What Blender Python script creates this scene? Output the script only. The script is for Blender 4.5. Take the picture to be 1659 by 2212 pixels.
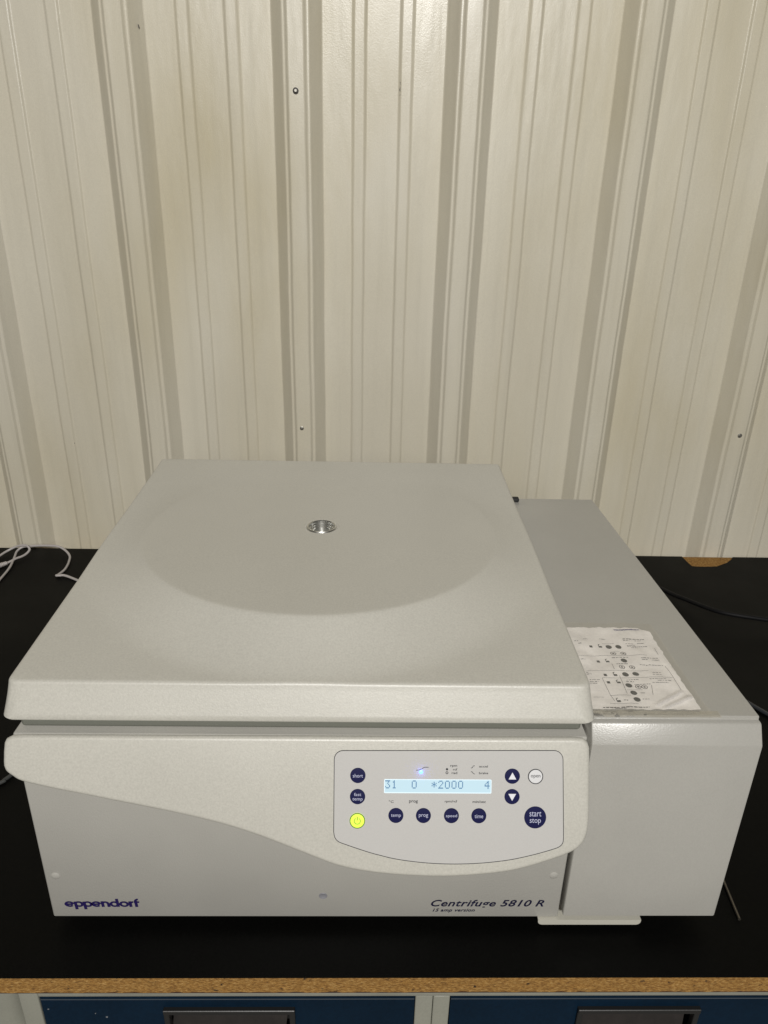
import bpy, bmesh, math, random
from mathutils import Vector, Matrix, noise
random.seed(7)
scene = bpy.context.scene
for _o in list(bpy.data.objects): bpy.data.objects.remove(_o)
C = scene.collection

# ------------------------------------------------------------------ camera
cam_d = bpy.data.cameras.new("camera"); cam = bpy.data.objects.new("camera", cam_d); C.objects.link(cam)
F = Vector((0.02369246, 0.92194367, -0.38659867)); R = Vector((0.99961792, -0.01634007, 0.02229389)); U = Vector((-0.01423666, 0.38697915, 0.92197855))
M = Matrix((R, U, -F)).transposed().to_4x4(); M.translation = Vector((0.32455652, -0.52982694, 0.70642979))
cam.matrix_world = M
cam_d.sensor_fit = 'HORIZONTAL'; cam_d.sensor_width = 36.0; cam_d.lens = 36.0 * 1531.687 / 1659.0
cam_d.clip_start = 0.02; cam_d.clip_end = 60
scene.camera = cam
scene.render.resolution_x = 768; scene.render.resolution_y = 1024

# ------------------------------------------------------------------ world and room lamps
w = bpy.data.worlds.new("World"); scene.world = w; w.use_nodes = True
w.node_tree.nodes["Background"].inputs[0].default_value = (1.0, 0.97, 0.91, 1)
w.node_tree.nodes["Background"].inputs[1].default_value = 0.022
scene.view_settings.view_transform = 'Standard'; scene.view_settings.look = 'None'
scene.view_settings.exposure = 0.0; scene.view_settings.gamma = 1.0

def area(name, loc, target, sx, sy, power, col):
    d = bpy.data.lights.new(name, 'AREA'); d.shape = 'RECTANGLE'; d.size = sx; d.size_y = sy
    d.energy = power; d.color = col
    o = bpy.data.objects.new(name, d); C.objects.link(o); o.location = loc
    o.rotation_euler = (Vector(target) - Vector(loc)).to_track_quat('-Z', 'Y').to_euler()
    return o
area("high_bay_lamp", (0.48, -3.9, 3.00), (0.4, 0.4, 0.3), 0.8, 0.3, 222, (1.0, 0.98, 0.945))
area("ceiling_lamp_left", (-1.10, -2.6, 2.6), (0.2, 0.3, 0.25), 1.0, 0.4, 4, (1.0, 0.82, 0.58))
area("ceiling_lamp_far", (0.65, -5.0, 2.10), (0.4, 0.9, 0.7), 1.4, 0.5, 20, (1.0, 0.965, 0.90))

# ------------------------------------------------------------------ helpers
WORLD = {}
def tag(o, label=None, cat=None, group=None, kind=None):
    if label: o['label'] = label
    if cat: o['category'] = cat
    if group: o['group'] = group
    if kind: o['kind'] = kind
    return o
def empty(name, loc, label, cat, group=None):
    o = bpy.data.objects.new(name, None); C.objects.link(o); o.location = loc; o.empty_display_size = 0.05
    WORLD[o.name] = Vector(loc); tag(o, label, cat, group); return o
def link(name, me, m, parent=None, org=None, smooth=False):
    """me is in world coordinates; the object gets its own origin"""
    vs = me.vertices
    if org is None:
        lo = [min(v.co[i] for v in vs) for i in range(3)]; hi = [max(v.co[i] for v in vs) for i in range(3)]
        org = ((lo[0]+hi[0])/2, (lo[1]+hi[1])/2, lo[2])
    org = Vector(org); me.transform(Matrix.Translation(-org))
    if m is not None and not me.materials: me.materials.append(m)
    o = bpy.data.objects.new(name, me); C.objects.link(o); WORLD[o.name] = org
    if parent is not None:
        o.parent = parent; o.location = org - WORLD[parent.name]
    else: o.location = org
    if smooth:
        me.polygons.foreach_set('use_smooth', [True]*len(me.polygons))
    me.update(); return o
def mesh(name, V, Fc, m, parent=None, smooth=False, org=None, angle=None):
    me = bpy.data.meshes.new(name); me.from_pydata([tuple(v) for v in V], [], Fc); me.validate()
    bm = bmesh.new(); bm.from_mesh(me); bmesh.ops.recalc_face_normals(bm, faces=bm.faces[:]); bm.to_mesh(me); bm.free()
    o = link(name, me, m, parent, org, smooth)
    if angle: auto(o, angle)
    return o
def auto(o, deg=35):
    me = o.data
    bm = bmesh.new(); bm.from_mesh(me)
    for e in bm.edges:
        if len(e.link_faces) == 2 and e.calc_face_angle(0) > math.radians(deg): e.smooth = False
    for f in bm.faces: f.smooth = True
    bm.to_mesh(me); bm.free()
def box(name, x0, x1, y0, y1, z0, z1, m, parent=None, r=0.0, seg=2):
    bm = bmesh.new()
    bmesh.ops.create_cube(bm, size=1)
    for v in bm.verts:
        v.co = Vector(((x0+x1)/2 + v.co.x*(x1-x0), (y0+y1)/2 + v.co.y*(y1-y0), (z0+z1)/2 + v.co.z*(z1-z0)))
    if r > 0: bmesh.ops.bevel(bm, geom=bm.edges[:], offset=r, segments=seg, profile=0.5, affect='EDGES')
    bmesh.ops.recalc_face_normals(bm, faces=bm.faces[:])
    me = bpy.data.meshes.new(name); bm.to_mesh(me); bm.free()
    o = link(name, me, m, parent)
    if r > 0: auto(o, 50)
    return o
def catmull(P, n=8, closed=False):
    P = [Vector(p) for p in P]; out = []
    N = len(P); rng = range(N if closed else N-1)
    for i in rng:
        p0 = P[(i-1) % N] if (closed or i > 0) else P[i]*2-P[i+1]
        p1 = P[i]; p2 = P[(i+1) % N]
        p3 = P[(i+2) % N] if (closed or i+2 < N) else P[i+1]*2-P[i]
        for k in range(n):
            t = k/n
            out.append(0.5*((2*p1)+(-p0+p2)*t+(2*p0-5*p1+4*p2-p3)*t*t+(-p0+3*p1-3*p2+p3)*t**3))
    if not closed: out.append(P[-1])
    return out
def tube(name, P, r, m, parent=None, n=10, res=8, cap=True):
    pts = catmull(P, res); V = []; Fc = []
    up = Vector((0, 0, 1)); prev = None
    for i, p in enumerate(pts):
        d = (pts[min(i+1, len(pts)-1)] - pts[max(i-1, 0)]).normalized()
        if prev is None: a = d.cross(up).normalized() if abs(d.z) < .95 else Vector((1, 0, 0))
        else: a = (prev - d*prev.dot(d)).normalized()
        prev = a; b = d.cross(a)
        rr = r(i/(len(pts)-1)) if callable(r) else r
        for k in range(n):
            t = 2*math.pi*k/n; V.append(p + a*math.cos(t)*rr + b*math.sin(t)*rr)
    for i in range(len(pts)-1):
        for k in range(n):
            Fc.append((i*n+k, i*n+(k+1) % n, (i+1)*n+(k+1) % n, (i+1)*n+k))
    if cap:
        Fc.append(tuple(range(n))); Fc.append(tuple((len(pts)-1)*n+k for k in range(n)))
    return mesh(name, V, Fc, m, parent, smooth=False, angle=40)
def lathe(name, c, axis_u, axis_v, axis_n, prof, m, parent=None, n=32, fill_last=True):
    """profile of (radius, height) swept about axis_n"""
    V = []; Fc = []
    for (r, h) in prof:
        for k in range(n):
            t = 2*math.pi*k/n; V.append(c + axis_u*math.cos(t)*r + axis_v*math.sin(t)*r + axis_n*h)
    for i in range(len(prof)-1):
        for k in range(n): Fc.append((i*n+k, i*n+(k+1) % n, (i+1)*n+(k+1) % n, (i+1)*n+k))
    if fill_last: Fc.append(tuple((len(prof)-1)*n+k for k in range(n)))
    return mesh(name, V, Fc, m, parent, angle=35)

# ------------------------------------------------------------------ materials
def mat(name, col, rough=0.5, metal=0.0, spec=0.5, speck=0.0, speck_scale=900, bump=0.0, bump_scale=900, blotch=0.0,
        blotch_scale=6, emit=None, emit_s=0.0, coat=0.0, rvar=0.0):
    m = bpy.data.materials.new(name); m.use_nodes = True; nt = m.node_tree; N = nt.nodes; L = nt.links
    b = N["Principled BSDF"]; b.inputs['Base Color'].default_value = (*col, 1); b.inputs['Roughness'].default_value = rough
    b.inputs['Metallic'].default_value = metal; b.inputs['Specular IOR Level'].default_value = spec
    if coat: b.inputs['Coat Weight'].default_value = coat; b.inputs['Coat Roughness'].default_value = .15
    tc = N.new('ShaderNodeTexCoord')
    def nz(scale, detail=2, rough_=.5):
        n = N.new('ShaderNodeTexNoise'); n.inputs['Scale'].default_value = scale; n.inputs['Detail'].default_value = detail
        n.inputs['Roughness'].default_value = rough_; L.new(tc.outputs['Object'], n.inputs['Vector']); return n
    if speck or blotch:
        cur = None
        for amt, sc in ((speck, speck_scale), (blotch, blotch_scale)):
            if not amt: continue
            n = nz(sc, 3); mr = N.new('ShaderNodeMapRange'); mr.inputs[1].default_value = .3; mr.inputs[2].default_value = .7
            mr.inputs[3].default_value = 1-amt; mr.inputs[4].default_value = 1+amt; L.new(n.outputs['Fac'], mr.inputs[0])
            mx = N.new('ShaderNodeVectorMath'); mx.operation = 'SCALE'; L.new(mr.outputs[0], mx.inputs['Scale'])
            if cur is None: mx.inputs[0].default_value = col
            else: L.new(cur.outputs[0], mx.inputs[0])
            cur = mx
        L.new(cur.outputs[0], b.inputs['Base Color'])
    if rvar:
        n = nz(4.0, 4, .6); mr = N.new('ShaderNodeMapRange'); mr.inputs[1].default_value = .3; mr.inputs[2].default_value = .7
        mr.inputs[3].default_value = rough-rvar; mr.inputs[4].default_value = rough+rvar
        L.new(n.outputs['Fac'], mr.inputs[0]); L.new(mr.outputs[0], b.inputs['Roughness'])
    if bump:
        n = nz(bump_scale, 2); bp = N.new('ShaderNodeBump'); bp.inputs['Strength'].default_value = bump
        bp.inputs['Distance'].default_value = 0.0006; L.new(n.outputs['Fac'], bp.inputs['Height']); L.new(bp.outputs[0], b.inputs['Normal'])
    if emit:
        b.inputs['Emission Color'].default_value = (*emit, 1); b.inputs['Emission Strength'].default_value = emit_s
    return m

PLASTIC = mat("grey_white_plastic", (0.500, 0.487, 0.436), .40, spec=.7, speck=.07, speck_scale=550, bump=.17, bump_scale=800, blotch=.022, blotch_scale=9, rvar=.05)
SHEET = mat("painted_sheet_metal", (0.385, 0.376, 0.345), .37, spec=.85, speck=.04, speck_scale=800, bump=.26, bump_scale=700, blotch=.04, blotch_scale=9, rvar=.05)
MEMBRANE = mat("panel_membrane", (0.505, 0.496, 0.480), .38, speck=.03, speck_scale=1200, bump=.12, bump_scale=1500)
LINE = mat("black_print", (0.03, 0.03, 0.035), .6)
NAVY = mat("navy_button_print", (0.006, 0.007, 0.055), .4, spec=.25)
WHITE = mat("white_print", (0.75, 0.76, 0.80), .5)
LILAC = mat("pale_button_lettering", (0.50, 0.52, 0.68), .5)
LOGO = mat("violet_lettering_ink", (0.016, 0.010, 0.075), .5, spec=.2)
INK = mat("dark_blue_lettering_ink", (0.010, 0.010, 0.035), .5, spec=.2)
GASKET = mat("grey_gasket", (0.16, 0.165, 0.14), .6)
DARK = mat("black_rubber", (0.012, 0.012, 0.012), .7)
CHROME = mat("polished_steel", (0.60, 0.60, 0.58), .34, metal=1.0)
SCREWM = mat("galvanised_screw", (0.32, 0.31, 0.28), .4, metal=.8)
RINGM = mat("dark_screw_washer", (0.05, 0.045, 0.04), .6)
LCD = mat("lit_display", (0.1, 0.15, 0.18), .3, emit=(0.58, 0.76, 0.83), emit_s=.86)
LCDEDGE = mat("lit_display_rim", (0.1, 0.15, 0.18), .3, emit=(0.80, 0.92, .97), emit_s=.95)
LCDINK = mat("display_segments", (0.035, 0.11, 0.22), .5, emit=(0.035, 0.13, 0.26), emit_s=.6)
POWER = mat("lit_power_key", (0.3, 0.4, 0.05), .35, emit=(0.62, 0.90, 0.07), emit_s=1.0)
POWERINK = mat("power_symbol_ink", (0.08, 0.14, 0.01), .5, emit=(0.04, 0.10, 0.0), emit_s=.3)
LED = mat("blue_indicator", (0.1, 0.2, 0.8), .3, emit=(0.16, 0.40, 1.0), emit_s=2.2)
CREAM = mat("cream_painted_steel", (0.25, 0.25, 0.21), .45, speck=.04, speck_scale=500, bump=.12, bump_scale=500, blotch=.10, blotch_scale=14)
HANDLE = mat("black_handle_plastic", (0.012, 0.012, 0.012), .4, bump=.1, bump_scale=600)
HANDLEIN = mat("worn_grey_handle_cup", (0.016, 0.013, 0.012), .5, blotch=.25, blotch_scale=60, speck=.1, speck_scale=500)
CABLEW = mat("light_grey_cable_jacket", (0.42, 0.39, 0.375), .4, speck=.05, speck_scale=300)
CABLEB = mat("black_cable_jacket", (0.004, 0.004, 0.0045), .6, spec=.2)
CABLEG = mat("glossy_dark_cable_jacket", (0.03, 0.032, 0.036), .22)
ROD = mat("dull_steel_rod", (0.20, 0.18, 0.15), .38, metal=.9, blotch=.35, blotch_scale=40)
FLOORM = mat("floor_concrete", (0.20, 0.19, 0.17), .7, blotch=.1)

def laminate():
    m = mat("black_laminate", (0.0022, 0.0022, 0.0019), .5, spec=.085, speck=.3, speck_scale=500, bump=.12, bump_scale=900, rvar=.06)
    return m
BLACKTOP = laminate()
def wallpaint():
    m = mat("cream_wall_paint", (0.55, 0.525, 0.44), .44, spec=.5)
    nt = m.node_tree; N = nt.nodes; L = nt.links; b = N["Principled BSDF"]
    tc = N.new('ShaderNodeTexCoord')
    def nz(scale, stretch=1.0, detail=3, r=.55):
        mp = N.new('ShaderNodeMapping'); mp.inputs['Scale'].default_value = (1, 1, stretch)
        n = N.new('ShaderNodeTexNoise'); n.inputs['Scale'].default_value = scale; n.inputs['Detail'].default_value = detail
        n.inputs['Roughness'].default_value = r
        L.new(tc.outputs['Object'], mp.inputs['Vector']); L.new(mp.outputs[0], n.inputs['Vector']); return n
    def rng(n, lo, hi, a=.3, c=.7):
        r = N.new('ShaderNodeMapRange'); r.inputs[1].default_value = a; r.inputs[2].default_value = c
        r.inputs[3].default_value = lo; r.inputs[4].default_value = hi; L.new(n.outputs['Fac'], r.inputs[0]); return r
    def mix(f, a, bb):
        x = N.new('ShaderNodeMix'); x.data_type = 'RGBA'; L.new(f.outputs[0], x.inputs[0])
        for i, s in ((6, a), (7, bb)):
            if isinstance(s, tuple): x.inputs[i].default_value = (*s, 1)
            else: L.new(s, x.inputs[i])
        return x
    c0 = mix(rng(nz(1.7, .6, 2), 0, 1, .38, .62), (0.53, 0.475, 0.335), (0.60, 0.565, 0.475))
    c1 = mix(rng(nz(5.0, .35, 4), 0, 1), c0.outputs[2], (0.63, 0.595, 0.495)) if True else mix(rng(nz(5.0, .35, 4), 0, 1), (0.60, 0.56, 0.44), (0.69, 0.67, 0.59))      # yellowed / greyer patches of the old paint
    # vertical dirt streaks
    c2 = mix(rng(nz(60, .04, 3), 0, .16, .5, .75), c1.outputs[2], (0.38, 0.355, 0.28))
    c3 = mix(rng(nz(420, 1, 2), 0, .16), c2.outputs[2], (0.36, 0.335, 0.27))               # fine speckle of the roller coat
    L.new(c3.outputs[2], b.inputs['Base Color'])
    rr = rng(nz(6.0, .3, 3), .25, .42); L.new(rr.outputs[0], b.inputs['Roughness'])
    n1 = nz(520, 1, 3); n2 = nz(14, .25, 3)
    b1 = N.new('ShaderNodeBump'); b1.inputs['Strength'].default_value = .35; b1.inputs['Distance'].default_value = .0006
    b2 = N.new('ShaderNodeBump'); b2.inputs['Strength'].default_value = .5; b2.inputs['Distance'].default_value = .0055
    L.new(n2.outputs['Fac'], b2.inputs['Height']); L.new(n1.outputs['Fac'], b1.inputs['Height'])
    L.new(b2.outputs[0], b1.inputs['Normal']); L.new(b1.outputs[0], b.inputs['Normal'])
    return m
WALLM = wallpaint()
def chipboard():
    m = mat("raw_chipboard", (0.4, 0.25, 0.09), .85, spec=.2)
    nt = m.node_tree; N = nt.nodes; L = nt.links; b = N["Principled BSDF"]; tc = N.new('ShaderNodeTexCoord')
    def nz(scale, sx, sz, d=3):
        mp = N.new('ShaderNodeMapping'); mp.inputs['Scale'].default_value = (sx, 1, sz); mp.inputs['Rotation'].default_value = (0, .35, 0)
        n = N.new('ShaderNodeTexNoise'); n.inputs['Scale'].default_value = scale; n.inputs['Detail'].default_value = d; n.inputs['Roughness'].default_value = .65
        L.new(tc.outputs['Object'], mp.inputs['Vector']); L.new(mp.outputs[0], n.inputs['Vector']); return n
    r = N.new('ShaderNodeValToRGB'); L.new(nz(560, .5, 1.3, 4).outputs['Fac'], r.inputs[0])
    e = r.color_ramp.elements; e[0].position = .30; e[0].color = (.13, .07, .025, 1); e[1].position = .68; e[1].color = (.44, .28, .11, 1)
    a = e.new(.44); a.color = (.24, .12, .032, 1); a = e.new(.55); a.color = (.33, .18, .050, 1)
    # darker pits and chipped bits
    rr = N.new('ShaderNodeMapRange'); rr.inputs[1].default_value = .66; rr.inputs[2].default_value = .74; L.new(nz(170, .6, 1.0, 2).outputs['Fac'], rr.inputs[0])
    mx = N.new('ShaderNodeMix'); mx.data_type = 'RGBA'; mx.inputs[7].default_value = (.035, .022, .014, 1)
    L.new(rr.outputs[0], mx.inputs[0]); L.new(r.outputs[0], mx.inputs[6]); L.new(mx.outputs[2], b.inputs['Base Color'])
    bp = N.new('ShaderNodeBump'); bp.inputs['Strength'].default_value = .8; bp.inputs['Distance'].default_value = .0015
    L.new(nz(560, .5, 1.3, 4).outputs['Fac'], bp.inputs['Height']); L.new(bp.outputs[0], b.inputs['Normal'])
    return m
CHIP = chipboard()
BLUE = mat("dark_blue_drawer_enamel", (0.0022, 0.0115, 0.026), .5, spec=.1, speck=.12, speck_scale=300, bump=.08, bump_scale=300, blotch=.15, blotch_scale=10)
PAPER = mat("creased_paper", (0.85, 0.82, 0.785), .6, speck=.04, speck_scale=400, blotch=.06, blotch_scale=30)
PAPERINK = mat("grey_paper_print", (0.10, 0.095, 0.10), .6)
PAPERINK2 = mat("dark_paper_print", (0.045, 0.05, 0.055), .5)
PURPLE = mat("purple_felt_pen", (0.12, 0.11, 0.22), .6)
def clear(name, tint, alpha_clear, rough):
    m = bpy.data.materials.new(name); m.use_nodes = True; nt = m.node_tree; N = nt.nodes; L = nt.links; N.clear()
    out = N.new('ShaderNodeOutputMaterial'); t = N.new('ShaderNodeBsdfTransparent'); t.inputs[0].default_value = (*tint, 1)
    g = N.new('ShaderNodeBsdfGlossy'); g.inputs['Roughness'].default_value = rough; g.inputs[0].default_value = (1, 1, 1, 1)
    mx = N.new('ShaderNodeMixShader'); mx.inputs[0].default_value = 1-alpha_clear
    L.new(t.outputs[0], mx.inputs[1]); L.new(g.outputs[0], mx.inputs[2]); L.new(mx.outputs[0], out.inputs[0])
    return m
SLEEVE = clear("clear_plastic_sleeve", (0.98, 0.975, 0.97), .86, .16)
TAPE = clear("clear_tape", (0.95, 0.94, 0.92), .68, .08)

# ------------------------------------------------------------------ the wall
YW = 0.9505; KW = 1.0220; P = 0.3024*KW; X0 = 0.32456 + (-0.1549-0.32456)*KW      # flats of the sheet stand 28 mm behind the bench
def wall():
    prof = []          # (x, protrusion)
    def major(x):
        return [(x, 0), (x+.0203, .0265), (x+.0203+.0048, .0268), (x+.0203+.0095, .0322), (x+.0872-.0298, .0322), (x+.0872-.0251, .0268), (x+.0872-.0203, .0265), (x+.0872, 0)]
    def minor(x, w=.0262, h=.0040):
        return [(x, 0), (x+.0042, h), (x+w-.0042, h), (x+w, 0)]
    for n in range(-5, 7):
        x = X0 + n*P
        prof += [(x+(a-x)*KW, h) for a, h in major(x)]
        f = x + .0872*KW
        prof += minor(f + .0525*KW) + minor(f + .1350*KW)
    # round the folds a little: split every corner in two
    pr = []
    for i, (x, h) in enumerate(prof):
        if 0 < i < len(prof)-1:
            for j in (-1, 1):
                q = prof[i+j]; d = math.hypot(q[0]-x, q[1]-h); t = min(.0011/d, .4)
                pr.append((x+(q[0]-x)*t, h+(q[1]-h)*t))
        else: pr.append((x, h))
    z0, z1, nz_ = -0.75, 2.6, 168
    V = []; Fc = []; n = len(pr)
    for j in range(nz_+1):
        z = z0 + (z1-z0)*j/nz_
        for i, (x, h) in enumerate(pr):
            wob = 0.0011*noise.noise(Vector((x*9.0, z*5.5, 1.3))) + .0004*noise.noise(Vector((x*60, z*22, 4.1)))
            dip = 0.0022*noise.noise(Vector((x*6.0, z*2.2, 7.7)))
            V.append((x+wob, YW - h - dip, z))
    for j in range(nz_):
        for i in range(n-1):
            Fc.append((j*n+i, j*n+i+1, (j+1)*n+i+1, (j+1)*n+i))
    # back skin so that the sheet has thickness
    o = mesh("wall", V, Fc, WALLM, smooth=True); auto(o, 9); tag(o, kind='structure')
    md = o.modifiers.new('thickness', 'SOLIDIFY'); md.thickness = 0.0007; md.offset = 1 if o.data.polygons[0].normal.y > 0 else -1
    md.use_rim = False
    return o
wl = wall()
WORLD['wall'] = wl.location.copy()
def wall_screw(x, z, dark=False, r=.0046, h=.0324):
    y = YW - h - .0004
    x = .32456+(x-.32456)*KW; z = .70643+(z-.70643)*KW
    c = Vector((x, y, z)); a = Vector((1, 0, 0)); b = Vector((0, 0, 1)); n = Vector((0, -1, 0))
    o = lathe('screw', c, a, b, n, [(r*1.0, -.001), (r*1.0, .0006), (r*.62, .0012)], RINGM if dark else SCREWM, wl, 20)
    lathe('screw_head', c, a, b, n, [(r*.58, .0), (r*.58, .0026), (r*.45, .0034), (r*.1, .0034)], SCREWM, o, 6)
wall_screw(.1904, .9009, True, .0052); wall_screw(.1875, .297, False, .0040); wall_screw(1.1011, .2971, False, .0046)
def blemish(name, pts, h, w=.0012):
    """chip or scratch in the paint, a hair proud of the sheet"""
    V = []; Fc = []
    pts = [(.32456+(x-.32456)*KW, .70643+(z-.70643)*KW) for x, z in pts]
    for i, (x, z) in enumerate(pts):
        ww = w*random.uniform(.3, 1.2)
        V += [(x-ww, YW-h-.0028, z), (x+ww, YW-h-.0028, z), (x-ww, YW-h+.002, z), (x+ww, YW-h+.002, z)]
    for i in range(len(pts)-1):
        a = 4*i; b = a+4
        Fc += [(a, a+1, b+1, b), (a, b, b+2, a+2), (a+1, a+3, b+3, b+1)]
    Fc += [(0, 2, 3, 1)]; k = 4*(len(pts)-1); Fc += [(k, k+1, k+3, k+2)]
    mesh(name, V, Fc, RINGM, wl)
blemish('paint_chip', [(.3722, .923), (.3729, .917), (.3719, .911), (.3733, .906), (.3726, .902)], .0, .0011)
blemish('paint_chip', [(.3741, .899), (.3746, .896), (.3739, .893)], .0, .0009)
blemish('paint_chip', [(-.0757, .995), (-.0751, .990)], .010, .0009)
blemish('paint_chip', [(.8012, .722), (.8030, .718), (.8022, .714)], .0210, .0009)
blemish('paint_chip', [(.8022, .526), (.8024, .5235)], .0210, .0008)
blemish('paint_chip', [(-.2958, .250), (-.2952, .2465)], .0, .0012)

o = box('floor', -3, 4, -6.5, .975, -.80, -.75, FLOORM); tag(o, kind='structure')

# ------------------------------------------------------------------ work bench
BX0, BX1, BY0, BY1 = -1.15, 1.85, -.0539, .9168
bench = empty('workbench', (.35, .43, -.75), 'black topped workbench with raw chipboard front edge under the centrifuge', 'workbench')
def sheet(name, outline, z0, z1, m, parent):
    n = len(outline); V = [(x, y, z0) for x, y in outline] + [(x, y, z1) for x, y in outline]
    Fc = [tuple(range(n))[::-1], tuple(range(n, 2*n))] + [(i, (i+1) % n, n+(i+1) % n, n+i) for i in range(n)]
    return mesh(name, V, Fc, m, parent)
notch = [(1.1640, BY1), (1.1560, .9050), (1.1500, .8995), (1.1380, .8880), (1.1230, .8790), (1.1060, .8690), (1.0900, .8670), (1.0640, .8665), (1.0500, .8685), (1.0478, .8810), (1.0471, .8990), (1.0462, BY1)]
sheet('laminate_top', [(BX0, BY0), (BX1, BY0), (BX1, BY1)] + notch + [(BX0, BY1)], -.0012, 0.0, BLACKTOP, bench)
# chipboard core, its front edge a little ragged
V = []; Fc = []; nx = 900; rows = [(0, -.0013), (1, -.0060), (2, -.0115), (3, -.0180), (4, -.0236)]
for i in range(nx+1):
    x = BX0 + (BX1-BX0)*i/nx
    for r_, z in rows:
        d = .0009*noise.noise(Vector((x*90, z*300, 2.2))) + .0005*noise.noise(Vector((x*300, z*600, 5)))
        V.append((x, BY0+.0007+d, z))
for i in range(nx):
    for j in range(4): Fc.append((i*5+j, (i+1)*5+j, (i+1)*5+j+1, i*5+j+1))
k = len(V); V += [(BX0, BY1, -.0013), (BX1, BY1, -.0013), (BX0, BY1, -.0236), (BX1, BY1, -.0236)]
top = [i*5 for i in range(nx+1)]; bot = [i*5+4 for i in range(nx+1)]
Fc += [tuple(top + [k+1, k]), tuple(bot[::-1] + [k+2, k+3]), (k, k+1, k+3, k+2)]
mesh('chipboard_core', V, Fc, CHIP, bench)
box('backing_sheet', BX0, BX1, BY0+.0008, BY1, -.0249, -.0237, mat("brown_backing_sheet", (.045, .018, .012), .6), bench)
# rounded steel leg at the left of the cabinet
def post(name, x0, x1, y0, y1, z0, z1, r, m, parent):
    bm = bmesh.new(); bmesh.ops.create_cube(bm, size=1)
    for v in bm.verts: v.co = Vector(((x0+x1)/2+v.co.x*(x1-x0), (y0+y1)/2+v.co.y*(y1-y0), (z0+z1)/2+v.co.z*(z1-z0)))
    ed = [e for e in bm.edges if abs(e.verts[0].co.z-e.verts[1].co.z) > .01]
    bmesh.ops.bevel(bm, geom=ed, offset=r, segments=6, profile=.5, affect='EDGES')
    me = bpy.data.meshes.new(name); bm.to_mesh(me); bm.free(); o = link(name, me, m, parent); auto(o, 40); return o
post('leg', -.115, -.0275, -.046, .02, -.75, -.0250, .018, CREAM, bench)
post('leg', 1.20, 1.27, -.046, .02, -.75, -.0250, .018, CREAM, bench)

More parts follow.
